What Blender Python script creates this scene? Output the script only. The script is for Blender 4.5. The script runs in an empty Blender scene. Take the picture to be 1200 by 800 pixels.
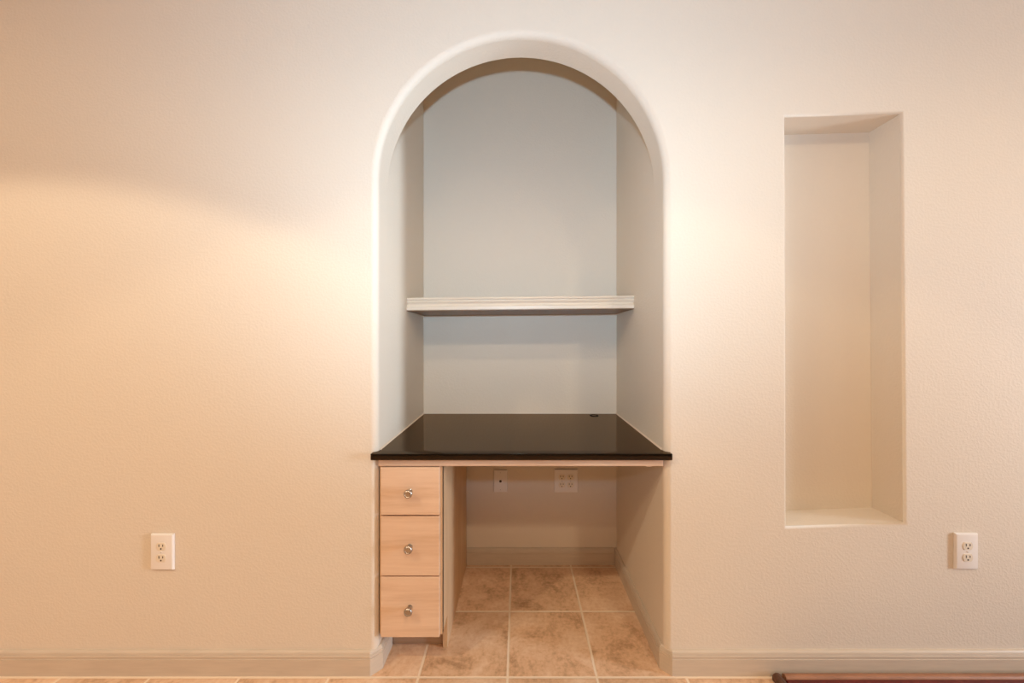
import bpy, bmesh, math
from mathutils import Vector, Matrix
from mathutils.geometry import tessellate_polygon

SC = bpy.context.scene
COL = SC.collection
PI = math.pi

# ------------------------------------------------------------------ materials
def new_mat(name):
    m = bpy.data.materials.new(name)
    m.use_nodes = True
    nt = m.node_tree
    nt.nodes.clear()
    out = nt.nodes.new('ShaderNodeOutputMaterial')
    b = nt.nodes.new('ShaderNodeBsdfPrincipled')
    nt.links.new(b.outputs[0], out.inputs[0])
    return m, nt, b

def N(nt, typ, **kw):
    n = nt.nodes.new(typ)
    for k, v in kw.items():
        if k.startswith('i_'):
            key = k[2:]
            key = int(key) if key.isdigit() else key.replace('_', ' ')
            n.inputs[key].default_value = v
        else:
            setattr(n, k, v)
    return n

def ramp(nt, fac, stops):
    r = nt.nodes.new('ShaderNodeValToRGB')
    el = r.color_ramp.elements
    while len(el) < len(stops):
        el.new(0.5)
    for e, (p, c) in zip(el, stops):
        e.position = p
        e.color = (*c, 1) if len(c) == 3 else c
    nt.links.new(fac, r.inputs[0])
    return r.outputs[0]

def plain(name, col, rough=0.5, metal=0.0, spec=0.5):
    m, nt, b = new_mat(name)
    b.inputs['Base Color'].default_value = (*col, 1)
    b.inputs['Roughness'].default_value = rough
    b.inputs['Metallic'].default_value = metal
    b.inputs['Specular IOR Level'].default_value = spec
    return m

def plaster(name, col, bump=0.35):
    """painted drywall with a fine orange-peel texture"""
    m, nt, b = new_mat(name)
    tc = N(nt, 'ShaderNodeTexCoord')
    n1 = N(nt, 'ShaderNodeTexNoise', i_Scale=120.0, i_Detail=2.0, i_Roughness=0.5)
    n2 = N(nt, 'ShaderNodeTexNoise', i_Scale=9.0, i_Detail=2.0)
    n3 = N(nt, 'ShaderNodeTexNoise', i_Scale=1.3, i_Detail=3.0)
    for n in (n1, n2, n3):
        nt.links.new(tc.outputs['Object'], n.inputs['Vector'])
    c = ramp(nt, n3.outputs['Fac'], [(0.3, tuple(x * 0.975 for x in col)), (0.7, col)])
    nt.links.new(c, b.inputs['Base Color'])
    b.inputs['Roughness'].default_value = 0.62
    b.inputs['Specular IOR Level'].default_value = 0.25
    # blobs: flattened tops
    mr = N(nt, 'ShaderNodeMapRange', i_From_Min=0.42, i_From_Max=0.62)
    nt.links.new(n1.outputs['Fac'], mr.inputs['Value'])
    add = N(nt, 'ShaderNodeMath', operation='MULTIPLY_ADD', i_1=0.6)
    nt.links.new(n2.outputs['Fac'], add.inputs[0])
    nt.links.new(mr.outputs[0], add.inputs[2])
    bp = N(nt, 'ShaderNodeBump', i_Strength=bump, i_Distance=0.0016)
    nt.links.new(add.outputs[0], bp.inputs['Height'])
    nt.links.new(bp.outputs[0], b.inputs['Normal'])
    return m

def wood(name, c_dark, c_mid, c_light, axis='X', rough=0.42):
    m, nt, b = new_mat(name)
    tc = N(nt, 'ShaderNodeTexCoord')
    mp = N(nt, 'ShaderNodeMapping')
    s = {'X': (1.6, 14, 22), 'Y': (14, 1.6, 22), 'Z': (16, 14, 1.6)}[axis]
    mp.inputs['Scale'].default_value = s
    nt.links.new(tc.outputs['Object'], mp.inputs['Vector'])
    n1 = N(nt, 'ShaderNodeTexNoise', i_Scale=1.6, i_Detail=5.0, i_Roughness=0.6, i_Distortion=0.6)
    nt.links.new(mp.outputs[0], n1.inputs['Vector'])
    n2 = N(nt, 'ShaderNodeTexNoise', i_Scale=9.0, i_Detail=2.0)
    nt.links.new(mp.outputs[0], n2.inputs['Vector'])
    mx = N(nt, 'ShaderNodeMath', operation='MULTIPLY_ADD', i_1=0.25)
    nt.links.new(n2.outputs['Fac'], mx.inputs[0])
    nt.links.new(n1.outputs['Fac'], mx.inputs[2])
    c = ramp(nt, mx.outputs[0], [(0.42, c_dark), (0.60, c_mid), (0.82, c_light)])
    nt.links.new(c, b.inputs['Base Color'])
    b.inputs['Roughness'].default_value = rough
    bp = N(nt, 'ShaderNodeBump', i_Strength=0.06, i_Distance=0.001)
    nt.links.new(n1.outputs['Fac'], bp.inputs['Height'])
    nt.links.new(bp.outputs[0], b.inputs['Normal'])
    return m

def tile_mat():
    m, nt, b = new_mat('floor tile')
    L = nt.links.new
    tc = N(nt, 'ShaderNodeTexCoord')
    sep = N(nt, 'ShaderNodeSeparateXYZ')
    L(tc.outputs['Object'], sep.inputs[0])
    cells, edges = [], []
    for ax, org, pitch in (('X', -0.034, 0.295), ('Y', -0.016, 0.303)):
        a = N(nt, 'ShaderNodeMath', operation='SUBTRACT', i_1=org)
        L(sep.outputs[ax], a.inputs[0])
        d = N(nt, 'ShaderNodeMath', operation='DIVIDE', i_1=pitch)
        L(a.outputs[0], d.inputs[0])
        fl = N(nt, 'ShaderNodeMath', operation='FLOOR')
        L(d.outputs[0], fl.inputs[0])
        fr = N(nt, 'ShaderNodeMath', operation='FRACT')
        L(d.outputs[0], fr.inputs[0])
        h = N(nt, 'ShaderNodeMath', operation='SUBTRACT', i_1=0.5)
        L(fr.outputs[0], h.inputs[0])
        ab = N(nt, 'ShaderNodeMath', operation='ABSOLUTE')
        L(h.outputs[0], ab.inputs[0])
        e = N(nt, 'ShaderNodeMath', operation='SUBTRACT', i_0=0.5)
        L(ab.outputs[0], e.inputs[1])
        ed = N(nt, 'ShaderNodeMath', operation='MULTIPLY', i_1=pitch)
        L(e.outputs[0], ed.inputs[0])
        cells.append(fl.outputs[0]); edges.append(ed.outputs[0])
    mn = N(nt, 'ShaderNodeMath', operation='MINIMUM')
    L(edges[0], mn.inputs[0]); L(edges[1], mn.inputs[1])
    wob = N(nt, 'ShaderNodeTexNoise', i_Scale=40.0, i_Detail=2.0)
    L(tc.outputs['Object'], wob.inputs['Vector'])
    wm = N(nt, 'ShaderNodeMath', operation='MULTIPLY_ADD', i_1=0.002)
    L(wob.outputs['Fac'], wm.inputs[0]); L(mn.outputs[0], wm.inputs[2])
    mask = N(nt, 'ShaderNodeMapRange', i_From_Min=0.0042, i_From_Max=0.0060)
    L(wm.outputs[0], mask.inputs['Value'])
    cell = N(nt, 'ShaderNodeCombineXYZ')
    L(cells[0], cell.inputs[0]); L(cells[1], cell.inputs[1])
    wn = N(nt, 'ShaderNodeTexWhiteNoise', noise_dimensions='3D')
    L(cell.outputs[0], wn.inputs['Vector'])
    # offset the mottling per tile
    vm = N(nt, 'ShaderNodeVectorMath', operation='MULTIPLY_ADD')
    vm.inputs[1].default_value = (7, 7, 7)
    L(wn.outputs['Color'], vm.inputs[0]); L(tc.outputs['Object'], vm.inputs[2])
    n1 = N(nt, 'ShaderNodeTexNoise', i_Scale=7.0, i_Detail=8.0, i_Roughness=0.68, i_Distortion=0.7)
    L(vm.outputs[0], n1.inputs['Vector'])
    n2 = N(nt, 'ShaderNodeTexNoise', i_Scale=70.0, i_Detail=5.0, i_Roughness=0.6)
    L(vm.outputs[0], n2.inputs['Vector'])
    mx = N(nt, 'ShaderNodeMath', operation='MULTIPLY_ADD', i_1=0.5)
    L(n2.outputs['Fac'], mx.inputs[0]); L(n1.outputs['Fac'], mx.inputs[2])
    tcol = ramp(nt, mx.outputs[0], [(0.54, (0.47, 0.285, 0.165)), (0.73, (0.735, 0.48, 0.30)), (0.95, (0.86, 0.63, 0.45))])
    hv = N(nt, 'ShaderNodeHueSaturation')
    vv = N(nt, 'ShaderNodeMapRange', i_To_Min=0.94, i_To_Max=1.06)
    L(wn.outputs['Value'], vv.inputs['Value'])
    L(vv.outputs[0], hv.inputs['Value']); L(tcol, hv.inputs['Color'])
    mix = N(nt, 'ShaderNodeMix', data_type='RGBA')
    mix.inputs[6].default_value = (0.86, 0.70, 0.53, 1)
    L(mask.outputs[0], mix.inputs[0]); L(hv.outputs[0], mix.inputs[7])
    L(mix.outputs[2], b.inputs['Base Color'])
    rg = N(nt, 'ShaderNodeMapRange', i_To_Min=0.8, i_To_Max=0.48)
    L(mask.outputs[0], rg.inputs['Value']); L(rg.outputs[0], b.inputs['Roughness'])
    hh = N(nt, 'ShaderNodeMath', operation='MULTIPLY_ADD', i_1=0.12)
    L(mx.outputs[0], hh.inputs[0]); L(mask.outputs[0], hh.inputs[2])
    bp = N(nt, 'ShaderNodeBump', i_Strength=0.6, i_Distance=0.002)
    L(hh.outputs[0], bp.inputs['Height']); L(bp.outputs[0], b.inputs['Normal'])
    return m

def granite_mat():
    """polished near-black stone with a brownish sheen"""
    m = bpy.data.materials.new('black granite')
    m.use_nodes = True
    nt = m.node_tree
    nt.nodes.clear()
    L = nt.links.new
    out = N(nt, 'ShaderNodeOutputMaterial')
    tc = N(nt, 'ShaderNodeTexCoord')
    n = N(nt, 'ShaderNodeTexVoronoi', i_Scale=420.0)
    L(tc.outputs['Object'], n.inputs['Vector'])
    c = ramp(nt, n.outputs['Distance'], [(0.0, (0.010, 0.007, 0.005)), (0.2, (0.003, 0.002, 0.0015)), (1.0, (0.002, 0.0015, 0.001))])
    d = N(nt, 'ShaderNodeBsdfDiffuse')
    L(c, d.inputs['Color'])
    g = N(nt, 'ShaderNodeBsdfAnisotropic')
    g.inputs['Color'].default_value = (0.90, 0.70, 0.52, 1)
    g.inputs['Roughness'].default_value = 0.07
    f = N(nt, 'ShaderNodeFresnel', i_IOR=1.48)
    mx = N(nt, 'ShaderNodeMixShader')
    L(f.outputs[0], mx.inputs[0]); L(d.outputs[0], mx.inputs[1]); L(g.outputs[0], mx.inputs[2])
    L(mx.outputs[0], out.inputs[0])
    return m

def trim_paint():
    """cream gloss paint with a few brown scuffs"""
    m, nt, b = new_mat('baseboard paint')
    tc = N(nt, 'ShaderNodeTexCoord')
    mp = N(nt, 'ShaderNodeMapping'); mp.inputs['Scale'].default_value = (5, 5, 60)
    nt.links.new(tc.outputs['Object'], mp.inputs['Vector'])
    n = N(nt, 'ShaderNodeTexNoise', i_Scale=1.7, i_Detail=4.0, i_Roughness=0.6)
    nt.links.new(mp.outputs[0], n.inputs['Vector'])
    c = ramp(nt, n.outputs['Fac'], [(0.22, (0.30, 0.20, 0.13)), (0.29, (0.56, 0.47, 0.375)), (0.6, (0.61, 0.515, 0.41))])
    nt.links.new(c, b.inputs['Base Color'])
    b.inputs['Roughness'].default_value = 0.42
    return m

def rug_mat(name, cols, scale):
    m, nt, b = new_mat(name)
    tc = N(nt, 'ShaderNodeTexCoord')
    n = N(nt, 'ShaderNodeTexNoise', i_Scale=scale, i_Detail=4.0, i_Roughness=0.6)
    mp = N(nt, 'ShaderNodeMapping'); mp.inputs['Scale'].default_value = (0.25, 1, 1)
    nt.links.new(tc.outputs['Object'], mp.inputs['Vector'])
    nt.links.new(mp.outputs[0], n.inputs['Vector'])
    c = ramp(nt, n.outputs['Fac'], [(0.35, cols[0]), (0.65, cols[1])])
    nt.links.new(c, b.inputs['Base Color'])
    b.inputs['Roughness'].default_value = 0.45
    w = N(nt, 'ShaderNodeTexNoise', i_Scale=scale * 8)
    nt.links.new(tc.outputs['Object'], w.inputs['Vector'])
    bp = N(nt, 'ShaderNodeBump', i_Strength=0.3, i_Distance=0.001)
    nt.links.new(w.outputs['Fac'], bp.inputs['Height'])
    nt.links.new(bp.outputs[0], b.inputs['Normal'])
    return m

WALLC = (0.735, 0.655, 0.55)
M = dict(
    wall=plaster('cream wall paint', WALLC, 0.17),
    alcove=plaster('alcove wall paint', WALLC, 0.17),
    ceil=plaster('ceiling paint', (0.80, 0.76, 0.70), 0.3),
    tile=tile_mat(),
    base=trim_paint(),
    shelf=plain('cream semi gloss shelf paint', (0.67, 0.59, 0.49), 0.42),
    granite=granite_mat(),
    maple=wood('maple drawer wood', (0.64, 0.43, 0.285), (0.71, 0.50, 0.35), (0.77, 0.565, 0.41), 'X'),
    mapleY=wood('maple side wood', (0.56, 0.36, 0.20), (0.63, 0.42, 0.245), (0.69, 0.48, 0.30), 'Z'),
    under=wood('dark brown shelf underside', (0.19, 0.10, 0.042), (0.23, 0.125, 0.055), (0.27, 0.15, 0.07), 'X'),
    kick=wood('toe kick wood', (0.36, 0.24, 0.15), (0.45, 0.31, 0.21), (0.50, 0.36, 0.26), 'X'),
    nickel=plain('brushed nickel', (0.44, 0.385, 0.33), 0.32, 1.0),
    plate=plain('white plastic plate', (0.82, 0.78, 0.74), 0.35),
    recept=plain('ivory receptacle plastic', (0.78, 0.70, 0.58), 0.35),
    dark=plain('dark slot', (0.05, 0.035, 0.025), 0.6),
    brass=plain('brass contact', (0.55, 0.36, 0.12), 0.35, 1.0),
    black=plain('black plastic', (0.006, 0.005, 0.004), 0.8, 0.0, 0.15),
    caulk=plain('caulk', (0.66, 0.54, 0.42), 0.6),
    rugfield=rug_mat('dark red pile', ((0.085, 0.008, 0.006), (0.14, 0.013, 0.009)), 30),
    rugedge=rug_mat('copper brown border', ((0.15, 0.062, 0.030), (0.36, 0.165, 0.085)), 14),
    rugend=rug_mat('dark brown corner', ((0.07, 0.03, 0.018), (0.13, 0.055, 0.03)), 60),
    white=plain('white window paint', (0.8, 0.8, 0.8), 0.4),
)

# ------------------------------------------------------------------ helpers
def link(name, bm, mat, parent=None, loc=(0, 0, 0), smooth=None):
    """one mesh object; smooth = angle in radians under which edges shade smooth"""
    me = bpy.data.meshes.new(name)
    bmesh.ops.recalc_face_normals(bm, faces=bm.faces[:]) if smooth != 'keep' else None
    bm.to_mesh(me); bm.free()
    for mm in (mat if isinstance(mat, (list, tuple)) else [mat]):
        me.materials.append(mm)
    o = bpy.data.objects.new(name, me)
    COL.objects.link(o)
    o.location = loc
    if parent: o.parent = parent
    if isinstance(smooth, float):
        for p in me.polygons: p.use_smooth = True
        me.set_sharp_from_angle(angle=smooth)
    return o

def struct(o):
    o['kind'] = 'structure'
    return o

def thing(name, label, cat, loc=(0, 0, 0), group=None):
    o = bpy.data.objects.new(name, None)
    COL.objects.link(o); o.location = loc
    o.empty_display_size = 0.05
    tag(o, label, cat, group)
    return o

def tag(o, label, cat, group=None):
    o['label'] = label; o['category'] = cat
    if group: o['group'] = group
    return o

def box(bm, x0, x1, y0, y1, z0, z1, bev=0.0, seg=2, mi=0):
    r = bmesh.ops.create_cube(bm, size=1.0)
    vs = r['verts']
    bmesh.ops.scale(bm, vec=(x1 - x0, y1 - y0, z1 - z0), verts=vs)
    bmesh.ops.translate(bm, vec=((x0 + x1) / 2, (y0 + y1) / 2, (z0 + z1) / 2), verts=vs)
    fs = {f for v in vs for f in v.link_faces}
    for f in fs: f.material_index = mi
    if bev > 0:
        es = {e for v in vs for e in v.link_edges}
        bmesh.ops.bevel(bm, geom=list(es), offset=bev, segments=seg, affect='EDGES', profile=0.5)
    return vs

def prism(bm, pts, axis, a, b, mi=0):
    """extrude a 2-D polygon along an axis. axis X: pts are (y,z); Y: (x,z); Z: (x,y)"""
    def P(p, t):
        return {'X': (t, p[0], p[1]), 'Y': (p[0], t, p[1]), 'Z': (p[0], p[1], t)}[axis]
    va = [bm.verts.new(P(p, a)) for p in pts]
    vb = [bm.verts.new(P(p, b)) for p in pts]
    n = len(pts)
    fs = [bm.faces.new(va), bm.faces.new(vb[::-1])]
    for i in range(n):
        fs.append(bm.faces.new((va[i], vb[i], vb[(i + 1) % n], va[(i + 1) % n])))
    for f in fs: f.material_index = mi
    return va + vb

def lathe(bm, prof, origin, axis='-Y', seg=28, mi=0):
    """spin a (radius, height) profile about an axis through origin"""
    rings = []
    for r, h in prof:
        ring = []
        for k in range(seg):
            a = 2 * PI * k / seg
            if axis == '-Y':
                p = (origin[0] + r * math.cos(a), origin[1] - h, origin[2] + r * math.sin(a))
            else:
                p = (origin[0] + r * math.cos(a), origin[1] + r * math.sin(a), origin[2] + h)
            ring.append(bm.verts.new(p))
        rings.append(ring)
    for A, B in zip(rings, rings[1:]):
        for k in range(seg):
            bm.faces.new((A[k], A[(k + 1) % seg], B[(k + 1) % seg], B[k])).material_index = mi
    bm.faces.new(rings[0]).material_index = mi
    bm.faces.new(rings[-1][::-1]).material_index = mi

def fill(bm, loops, y):
    """planar polygon with holes at depth y; loops hold BMVerts"""
    coords = [[Vector((v.co.x, v.co.z, 0)) for v in lp] for lp in loops]
    flat = [v for lp in loops for v in lp]
    out = []
    for t in tessellate_polygon(coords):
        try:
            out.append(bm.faces.new([flat[i] for i in t]))
        except ValueError:
            pass
    return out

# ------------------------------------------------------------------ room sizes (metres)
X0, X1 = -4.4, 5.5              # side walls
YB = -6.5                        # wall behind the camera
H = 2.74                         # ceiling
AX, AR = 0.0105, 0.482           # alcove centre and half width
AL, ARt = AX - AR, AX + AR
SPR = 1.6535                     # spring line of the arch
WT = 0.10                        # thickness of the arched front wall
AD = 0.62                        # alcove depth
AH = 2.64                        # alcove ceiling
BN = 0.021                       # bullnose radius

# ------------------------------------------------------------------ front wall with arch and tall niche
def outward_sweep(bm, path, closed, r, depth, n=7):
    """bullnose edge around an opening: path = (x,z) points, opening on the right-hand side of travel"""
    m = len(path)
    def nrm(i):
        def seg(a, b):
            d = Vector((path[b][0] - path[a][0], path[b][1] - path[a][1])).normalized()
            return Vector((-d.y, d.x))
        if closed:
            a, b = seg((i - 1) % m, i), seg(i, (i + 1) % m)
        else:
            a = seg(max(i - 1, 0), max(i, 1)) if i > 0 else seg(0, 1)
            b = seg(i, i + 1) if i < m - 1 else a
        t = (a + b)
        return t / (1 + a.dot(b))
    ns = [nrm(i) for i in range(m)]
    rings = [[bm.verts.new((path[i][0] + ns[i].x * r * 1.06, 0.0, path[i][1] + ns[i].y * r * 1.06)) for i in range(m)]]
    for k in range(n + 1):
        th = PI / 2 * k / n
        off, y = r * (1 - math.sin(th)), r * (1 - math.cos(th))
        rings.append([bm.verts.new((path[i][0] + ns[i].x * off, y, path[i][1] + ns[i].y * off)) for i in range(m)])
    rings.append([bm.verts.new((path[i][0], r * 1.05, path[i][1])) for i in range(m)])
    rings.append([bm.verts.new((path[i][0], depth, path[i][1])) for i in range(m)])
    cnt = m if closed else m - 1
    fs = []
    for A, B in zip(rings, rings[1:]):
        for i in range(cnt):
            j = (i + 1) % m
            fs.append(bm.faces.new((A[i], A[j], B[j], B[i])))
    return rings, fs

def build_front_wall():
    bm = bmesh.new()
    NSEG = 64
    path = [(AL, 0.0), (AL, 0.4), (AL, 0.8), (AL, 1.25)]
    for k in range(NSEG + 1):
        a = PI - PI * k / NSEG
        path.append((AX + AR * math.cos(a), SPR + AR * math.sin(a)))
    path += [(ARt, 1.25), (ARt, 0.8), (ARt, 0.4), (ARt, 0.0)]
    rings, smooth = outward_sweep(bm, path, False, BN, WT)
    # tall niche
    tl, tr, br, bl = (0.895, 1.864), (1.286, 1.875), (1.297, 0.502), (0.899, 0.489)
    npath = [bl, tl, tr, br]
    nr, sm2 = outward_sweep(bm, npath, True, 0.008, 0.118)
    back = bm.faces.new([bm.verts.new(v.co) for v in nr[-1]])
    for f in smooth + sm2: f.smooth = True
    for f in sm2[-4:]: f.smooth = False
    outer = list(rings[0])
    extra = [bm.verts.new((X1, 0, 0)), bm.verts.new((X1, 0, H)), bm.verts.new((X0, 0, H)), bm.verts.new((X0, 0, 0))]
    fill(bm, [outer + extra, list(nr[0])], 0.0)
    # back face of the wall seen from inside the alcove, above the spring line
    arc = [bm.verts.new(v.co) for v in rings[-1][4:4 + NSEG + 1]]
    tops = [bm.verts.new((ARt, WT, AH)), bm.verts.new((AL, WT, AH))]
    fill(bm, [list(arc) + tops], WT)
    me_o = link('wall_back', bm, M['wall'])
    struct(me_o)
    return me_o

build_front_wall()

def quad_obj(name, pts, mat):
    bm = bmesh.new()
    bm.faces.new([bm.verts.new(p) for p in pts])
    return struct(link(name, bm, mat))

quad_obj('wall_alcove_back', [(AL, AD, 0), (ARt, AD, 0), (ARt, AD, AH), (AL, AD, AH)], M['alcove'])
quad_obj('wall_alcove_left', [(AL, WT, 0), (AL, AD, 0), (AL, AD, AH), (AL, WT, AH)], M['alcove'])
quad_obj('wall_alcove_right', [(ARt, WT, 0), (ARt, AD, 0), (ARt, AD, AH), (ARt, WT, AH)], M['alcove'])
quad_obj('ceiling_alcove', [(AL, WT, AH), (ARt, WT, AH), (ARt, AD, AH), (AL, AD, AH)], M['alcove'])

# floor runs under the room and into the alcove
bm = bmesh.new()
box(bm, X0, X1, YB, AD, -0.05, 0.0)
struct(link('floor', bm, M['tile']))
bm = bmesh.new()
box(bm, X0, X1, YB, 0.0, H, H + 0.05)
struct(link('ceiling', bm, M['ceil']))
quad_obj('wall_left', [(X0, YB, 0), (X0, 0, 0), (X0, 0, H), (X0, YB, H)], M['wall'])
quad_obj('wall_front', [(X0, YB, 0), (X1, YB, 0), (X1, YB, H), (X0, YB, H)], M['wall'])

# right wall with a narrow window close to the corner
WY0, WY1, WZ0, WZ1 = -1.72, -1.14, 0.25, 2.25
bm = bmesh.new()
vs = [bm.verts.new((X1, y, z)) for y, z in ((YB, 0), (0, 0), (0, H), (YB, H))]
hs = [bm.verts.new((X1, y, z)) for y, z in ((WY0, WZ0), (WY1, WZ0), (WY1, WZ1), (WY0, WZ1))]
co = [[Vector((v.co.y, v.co.z, 0)) for v in vs], [Vector((v.co.y, v.co.z, 0)) for v in hs]]
flat = vs + hs
for t in tessellate_polygon(co):
    bm.faces.new([flat[i] for i in t])
struct(link('wall_right', bm, M['wall']))
bm = bmesh.new()
fw = 0.018
box(bm, X1 + 0.002, X1 + 0.05, WY0 - fw, WY0, WZ0 - fw, WZ1 + fw)
box(bm, X1 + 0.002, X1 + 0.05, WY1, WY1 + fw, WZ0 - fw, WZ1 + fw)
box(bm, X1 + 0.002, X1 + 0.05, WY0, WY1, WZ0 - fw, WZ0)
box(bm, X1 + 0.002, X1 + 0.05, WY0, WY1, WZ1, WZ1 + fw)
struct(link('window_1', bm, M['white']))

# ------------------------------------------------------------------ baseboards
BP = [(0, 0.0), (0.0125, 0.0), (0.0125, 0.0555), (0.0105, 0.0565), (0.0105, 0.0585), (0.0122, 0.0595),
      (0.0118, 0.0665), (0.0098, 0.0680), (0.0098, 0.0695), (0.0110, 0.0705), (0.0090, 0.0765), (0.0055, 0.0805), (0.0, 0.0815)]
def baseboard(name, path, side):
    """sweep the moulding profile along wall points (x,y); side = +1 when the room lies to the left of travel"""
    bm = bmesh.new()
    m = len(path)
    rings = []
    for i in range(m):
        def seg(a, b):
            d = (Vector(path[b]) - Vector(path[a])).normalized()
            return Vector((-d.y, d.x)) * side
        a = seg(i - 1, i) if i > 0 else seg(0, 1)
        b = seg(i, i + 1) if i < m - 1 else a
        n = (a + b) / (1 + a.dot(b))
        rings.append([bm.verts.new((path[i][0] + n.x * d, path[i][1] + n.y * d, z)) for d, z in BP])
    k = len(BP)
    for A, B in zip(rings, rings[1:]):
        for j in range(k):
            bm.faces.new((A[j], A[(j + 1) % k], B[(j + 1) % k], B[j]))
    bm.faces.new(rings[0]); bm.faces.new(rings[-1][::-1])
    return struct(link(name, bm, M['base']))
c = 0.024
baseboard('baseboard_left', [(X0, 0.0), (AL - c, 0.0), (AL, c), (AL, 0.118)], -1)
baseboard('baseboard_right', [(X1, 0.0), (ARt + c, 0.0), (ARt, c), (ARt, AD)], 1)
baseboard('baseboard_back', [(-0.255, AD), (ARt - 0.0125, AD)], -1)

# ------------------------------------------------------------------ desk counter: black slab with maple rail
CT0, CT1 = 0.740, 0.749          # top, front / back
desk = thing('desk_counter', 'glossy black stone desk counter with maple front rail built into the arched alcove', 'counter', (AX, 0.3, 0.74))
def at(o, bm):                    # bring world coordinates into the thing's frame
    bmesh.ops.translate(bm, vec=-o.location, verts=bm.verts[:])
    return bm
bm = bmesh.new()
F, th, ear = -0.021, 0.021, 0.0255
pts = [(AL - 0.014, F), (ARt + 0.0165, F), (ARt + 0.0165, -0.0005), (ARt - 0.001, 0.0215), (ARt - 0.001, AD - 0.001), (AL + 0.001, AD - 0.001), (AL + 0.001, 0.0215), (AL - 0.014, -0.0005)]
vs = prism(bm, pts, 'Z', CT0 - th, CT0)
for v in bm.verts:
    if v.co.y > 0.03: v.co.z += (CT1 - CT0)
es = [e for e in bm.edges if all(v.co.y < 0 for v in e.verts)]
bmesh.ops.bevel(bm, geom=es, offset=0.0012, segments=2, affect='EDGES', profile=0.5)
link('slab', at(desk, bm), M['granite'], desk, smooth=0.6)
bm = bmesh.new()
box(bm, AL + 0.003, ARt - 0.0055, 0.001, 0.021, 0.6925, CT0 - th, 0.0015)
link('front_rail', at(desk, bm), M['maple'], desk)
bm = bmesh.new()                  # small bracket at the right end below the rail
box(bm, ARt - 0.055, ARt - 0.035, 0.023, 0.031, 0.682, 0.719, 0.002)
link('bracket', at(desk, bm), M['plate'], desk)['label'] = 'tiny pale bracket under the right end of the rail'
for x, s in ((AL, 1), (ARt, -1)):   # caulk bead along the walls
    bm = bmesh.new()
    vs = prism(bm, [(x, 0), (x + s * 0.0045, 0), (x, 0.0045)], 'Y', 0.0225, AD - 0.001)
    for v in vs: v.co.z += CT0 + (CT1 - CT0) * (1 if v.co.y > 0.1 else 0) + 0.0004
    link('caulk_bead', at(desk, bm), M['caulk'], desk)['label'] = 'pale caulk bead along the side wall'
bm = bmesh.new()                  # cable grommet by the back wall
lathe(bm, [(0.021, -0.012), (0.021, 0.0012), (0.019, 0.0020), (0.0165, 0.0016), (0.0160, -0.006), (0.001, -0.006)], (0.372, 0.577, CT1 - 0.0005), 'Z', 32)
link('cable_grommet', at(desk, bm), M['black'], desk, smooth=0.6)['label'] = 'small black cable grommet near the back wall'

# ------------------------------------------------------------------ drawer cabinet
CX0, CX1 = AL + 0.003, -0.256     # cabinet sides
cab = thing('drawer_cabinet', 'narrow maple cabinet with three drawers under the left end of the black counter', 'cabinet', ((CX0 + CX1) / 2, 0.3, 0))
TOP = 0.690
bm = bmesh.new()                  # right side panel with toe notch
prism(bm, [(0.0175, 0.118), (0.0175, TOP), (AD - 0.014, TOP), (AD - 0.014, 0.0), (0.104, 0.0), (0.104, 0.118)], 'X', CX1 - 0.016, CX1)
link('side_panel', at(cab, bm), M['mapleY'], cab)
bm = bmesh.new()
prism(bm, [(0.0175, 0.118), (0.0175, TOP), (AD - 0.014, TOP), (AD - 0.014, 0.0), (0.14, 0.0), (0.14, 0.118)], 'X', CX0, CX0 + 0.016)
link('side_panel', at(cab, bm), M['mapleY'], cab)
bm = bmesh.new()
box(bm, CX0 + 0.016, CX1 - 0.016, 0.02, AD - 0.03, 0.118, 0.134)
link('bottom_panel', at(cab, bm), M['mapleY'], cab)
bm = bmesh.new()
box(bm, CX0 + 0.016, CX1 - 0.016, AD - 0.03, AD - 0.016, 0.118, TOP)
link('back_panel', at(cab, bm), M['mapleY'], cab)
bm = bmesh.new()                  # face frame
for a in ((CX0, CX0 + 0.03, 0.118, TOP), (CX1 - 0.03, CX1, 0.118, TOP)):
    box(bm, a[0], a[1], 0.0165, 0.0335, a[2], a[3])
for z in (0.118, 0.3135, 0.5145, TOP - 0.026):
    box(bm, CX0 + 0.03, CX1 - 0.03, 0.0165, 0.0335, z, z + 0.026)
link('face_frame', at(cab, bm), M['mapleY'], cab)
bm = bmesh.new()
box(bm, AL + 0.0135, CX1 - 0.0165, 0.122, 0.136, 0.0005, 0.1175)
link('toe_kick', at(cab, bm), M['kick'], cab)['label'] = 'recessed brown toe kick board'
DX0, DX1 = AL + 0.0125, -0.2625
knob0 = None
for z0, z1 in ((0.5305, 0.6895), (0.3280, 0.5255), (0.1225, 0.3230)):
    bm = bmesh.new()
    box(bm, DX0, DX1, -0.003, 0.0158, z0, z1, 0.0016)
    box(bm, DX0 + 0.03, DX1 - 0.03, 0.0158, 0.42, max(z0 + 0.03, 0.15), z1 - 0.035)
    d = link('drawer', at(cab, bm), M['maple'], cab)
    if knob0 is None:
        bm = bmesh.new()
        lathe(bm, [(0.0085, 0.0), (0.0085, 0.0015), (0.0058, 0.0030), (0.0050, 0.0100), (0.0062, 0.0140), (0.0115, 0.0175),
                   (0.0138, 0.0205), (0.0140, 0.0235), (0.0128, 0.0265), (0.0095, 0.0283), (0.0085, 0.0278), (0.0080, 0.0272), (0.0015, 0.0276)], (0, 0, 0))
        k = link('knob', bm, M['nickel'], d, smooth=0.7)
        knob0 = k
    else:
        k = knob0.copy(); COL.objects.link(k); k.parent = d
    k.location = Vector(((DX0 + DX1) / 2, -0.003, (z0 + z1) / 2)) - cab.location

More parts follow.
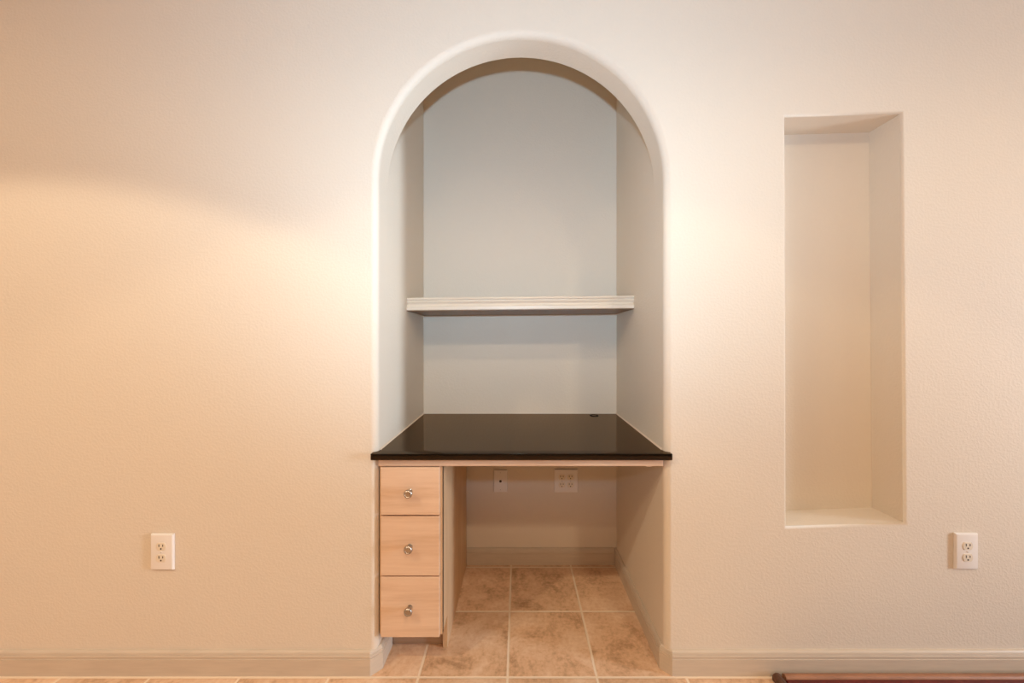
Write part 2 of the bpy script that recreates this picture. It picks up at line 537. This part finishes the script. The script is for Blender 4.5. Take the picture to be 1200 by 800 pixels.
# ------------------------------------------------------------------ wall shelf
SHY = 0.331
shelf = thing('wall_shelf', 'cream painted shelf with moulded front edge spanning the arched alcove above the counter', 'shelf', (AX, 0.45, 1.27))
def tilt(bm):                     # the shelf hangs a hair lower on the left
    for v in bm.verts:
        v.co.z += (v.co.x - AX) * 0.0095
bm = bmesh.new()
box(bm, AL + 0.001, ARt - 0.001, SHY + 0.021, AD - 0.001, 1.246, 1.299, 0.0008)
tilt(bm)
link('shelf_board', at(shelf, bm), M['shelf'], shelf)
bm = bmesh.new()  # thin underside sheet, much darker brown than the cream shelf
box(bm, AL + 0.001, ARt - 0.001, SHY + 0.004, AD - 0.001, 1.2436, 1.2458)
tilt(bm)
link('underside_panel', at(shelf, bm), M['under'], shelf)['label'] = 'dark brown underside of the shelf'
bm = bmesh.new()
f = SHY
prof = [(f + 0.0206, 1.246), (f + 0.002, 1.246), (f, 1.248), (f, 1.2600), (f + 0.0015, 1.2625), (f + 0.006, 1.2640), (f + 0.0085, 1.2670), (f + 0.0095, 1.2715),
        (f + 0.0080, 1.2755), (f + 0.0045, 1.2775), (f + 0.0030, 1.2795), (f + 0.0020, 1.2830), (f + 0.0040, 1.2865), (f + 0.0085, 1.2880), (f + 0.0085, 1.2900),
        (f + 0.004, 1.2915), (f + 0.003, 1.2940), (f + 0.004, 1.2975), (f + 0.0075, 1.3005), (f + 0.0206, 1.3012)]
prism(bm, prof, 'X', AL + 0.0006, ARt - 0.0006)
tilt(bm)
link('front_moulding', at(shelf, bm), M['shelf'], shelf, smooth=0.5)

# ------------------------------------------------------------------ electrical plates
def plate_bm(w, h, d=0.008, bev=0.0045):
    bm = bmesh.new()
    # bevelled plate: back rectangle, shoulder, smaller face
    rings = []
    for (ins, y) in ((0, 0), (0, -d * 0.35), (bev * 0.35, -d * 0.75), (bev * 0.75, -d * 0.95), (bev * 1.2, -d)):
        x, z = w / 2 - ins, h / 2 - ins
        rings.append([bm.verts.new(p) for p in ((-x, y, -z), (x, y, -z), (x, y, z), (-x, y, z))])
    for A, B in zip(rings, rings[1:]):
        for i in range(4):
            bm.faces.new((A[i], A[(i + 1) % 4], B[(i + 1) % 4], B[i]))
    bm.faces.new(rings[0]); bm.faces.new(rings[-1])
    return bm

def receptacle_bm(y):
    """one socket: round face cut flat top and bottom, two blade slots and a ground hole"""
    bm = bmesh.new()
    pts = []
    R, hh = 0.0172, 0.0128
    for k in range(48):
        a = 2 * PI * k / 48
        pts.append((R * math.cos(a), max(-hh, min(hh, R * math.sin(a)))))
    prism(bm, pts, 'Y', y + 0.001, y - 0.0008, 0)
    prism(bm, [(p[0] * 0.90, p[1] * 0.90) for p in pts], 'Y', y - 0.0008, y - 0.0016, 0)
    for x, hgt in ((-0.0064, 0.0088), (0.0064, 0.0070)):
        box(bm, x - 0.0014, x + 0.0014, y - 0.0020, y - 0.0010, 0.0040 - hgt / 2, 0.0040 + hgt / 2, mi=1)
    g = [(0.0027 * math.cos(2 * PI * k / 20), -0.0068 + 0.0027 * math.sin(2 * PI * k / 20)) for k in range(20)]
    prism(bm, g, 'Y', y - 0.0010, y - 0.0020, 1)
    return bm

def screw_bm(y):
    bm = bmesh.new()
    lathe(bm, [(0.0030, -0.001), (0.0030, 0.0004), (0.0022, 0.0010), (0.0004, 0.0011)], (0, y, 0), '-Y', 20)
    box(bm, -0.0024, 0.0024, y - 0.0013, y - 0.0009, -0.0004, 0.0004, mi=1)
    return bm

def outlet(label, loc, cols, w, h, name='wall_outlet', group=None):
    t = thing(name, label, 'outlet', loc, group)
    link('plate', plate_bm(w, h), M['plate'], t, smooth=0.35)
    for cx in cols:
        for cz in (0.0193, -0.0193):
            link('socket', receptacle_bm(-0.008), [M['recept'], M['dark']], t, loc=(cx, 0, cz))
        link('screw', screw_bm(-0.008), [M['plate'], M['dark']], t, loc=(cx, 0, 0))
    return t
outlet('white duplex outlet low on the bare wall left of the arched alcove', (-1.186, -0.0005, 0.409), (0.0,), 0.076, 0.120)
outlet('white duplex outlet low on the wall right of the tall niche', (1.495, -0.0005, 0.411), (0.0,), 0.076, 0.120)
outlet('wide white outlet with four sockets on the back wall below the counter', (0.240, AD - 0.0005, 0.416), (-0.0215, 0.0215), 0.118, 0.116)
t = thing('wall_outlet_plate', 'narrow blank plate with one dark jack hole below the counter', 'wall plate', (-0.087, AD - 0.0005, 0.415))
link('plate', plate_bm(0.069, 0.112), M['plate'], t, smooth=0.35)
bm = bmesh.new()
lathe(bm, [(0.0062, -0.001), (0.0062, 0.0015), (0.0050, 0.0018), (0.0045, 0.0006), (0.0005, 0.0006)], (0, -0.008, 0), '-Y', 24)
link('jack', bm, M['dark'], t)['label'] = 'dark round jack'
for z in (0.042, -0.042):
    link('screw', screw_bm(-0.008), [M['plate'], M['dark']], t, loc=(0, 0, z))

# ------------------------------------------------------------------ rug at the lower right
RX0, RX1, RY1, RY0 = 0.835, 2.20, -0.022, -0.95
rug = thing('rug', 'dark red rug with rounded copper brown border lying along the right baseboard', 'rug', ((RX0 + RX1) / 2, (RY0 + RY1) / 2, 0))
bm = bmesh.new()
box(bm, RX0 + 0.030, RX1 - 0.03, RY0 + 0.02, RY1 - 0.0235, 0.0005, 0.0190, 0.001)
link('pile', at(rug, bm), M['rugfield'], rug)
def roll(x0, x1, y0, y1, base, rad, name, mat, axis):
    bm = bmesh.new()
    n = 16
    w = (y1 - y0) / 2 if axis == 'X' else (x1 - x0) / 2
    c = (y0 + y1) / 2 if axis == 'X' else (x0 + x1) / 2
    prof = [(c + w, 0.0006)] + [(c + w * math.cos(PI * k / n), base + rad * math.sin(PI * k / n)) for k in range(n + 1)] + [(c - w, 0.0006)]
    if axis == 'X':
        prism(bm, prof, 'X', x0, x1)
    else:
        prism(bm, prof, 'Y', y0, y1)
    return link(name, at(rug, bm), mat, rug, smooth=0.6)
roll(RX0 + 0.033, RX1, RY1 - 0.023, RY1, 0.0145, 0.0115, 'border', M['rugedge'], 'X')
roll(RX0, RX0 + 0.029, RY0, RY1 - 0.002, 0.010, 0.0130, 'side_binding', M['rugend'], 'Y')['label'] = 'dark brown left binding'

# ------------------------------------------------------------------ lights
WARM = (1.0, 0.80, 0.56)
def spot(name, loc, power, deg, blend, col=WARM, rad=0.045):
    l = bpy.data.lights.new(name, 'SPOT')
    l.energy = power; l.color = col; l.spot_size = math.radians(deg); l.spot_blend = blend
    l.shadow_soft_size = rad
    o = bpy.data.objects.new(name, l); COL.objects.link(o)
    o.location = loc
    return o
ZL = H - 0.012
spot('downlight', (-1.66, -1.53, ZL), 90, 113, 0.10)
spot('downlight', (0.0, -1.53, ZL), 46, 113, 0.12)
spot('downlight', (0.0, -2.45, ZL), 40, 160, 0.3, rad=0.06)
spot('downlight', (1.3, -2.45, ZL), 112, 160, 0.3, rad=0.15)
spot('downlight', (2.6, -1.5, ZL), 12, 150, 0.3)
spot('downlight', (-2.8, -2.0, ZL), 80, 170, 0.3)

# the photographer's flash, just above the lens and tipped upwards
o = spot('camera_flash', (0.0, -1.28, 1.275), 85, 130, 1.0, (0.51, 0.768, 1.0), 0.02)
o.rotation_euler = (math.radians(90 + 30), 0, 0)

l = bpy.data.lights.new('window_daylight', 'AREA')
l.shape = 'RECTANGLE'; l.size = WZ1 - WZ0; l.size_y = WY1 - WY0
l.energy = 72; l.color = (0.74, 0.87, 1.0); l.spread = math.radians(100)
o = bpy.data.objects.new('window_daylight', l); COL.objects.link(o)
o.location = (X1 + 0.03, (WY0 + WY1) / 2, (WZ0 + WZ1) / 2)
o.rotation_euler = (0, math.radians(90), math.radians(-8))

w = bpy.data.worlds.new('World'); SC.world = w
w.use_nodes = True
w.node_tree.nodes['Background'].inputs[0].default_value = (0.9, 0.95, 1, 1)
w.node_tree.nodes['Background'].inputs[1].default_value = 0.0

# ------------------------------------------------------------------ camera
cd = bpy.data.cameras.new('Camera')
cd.sensor_width = 36.0
cd.lens = 36.0 * 440.0 / 1200.0
cd.shift_x = -7.0 / 1200.0
cd.shift_y = 0.0
cd.clip_start = 0.02
cam = bpy.data.objects.new('Camera', cd); COL.objects.link(cam)
cam.location = (0.0, -1.257, 1.11)
cam.rotation_euler = (PI / 2, 0, 0)
SC.camera = cam

vs_ = SC.view_settings
SC.display_settings.display_device = 'sRGB'
vs_.view_transform = 'Standard'
vs_.look = 'None'
vs_.gamma = 1.0
vs_.use_curve_mapping = False
vs_.exposure = -0.04
SC.cycles.use_denoising = True
SC.cycles.max_bounces = 10
SC.cycles.diffuse_bounces = 8
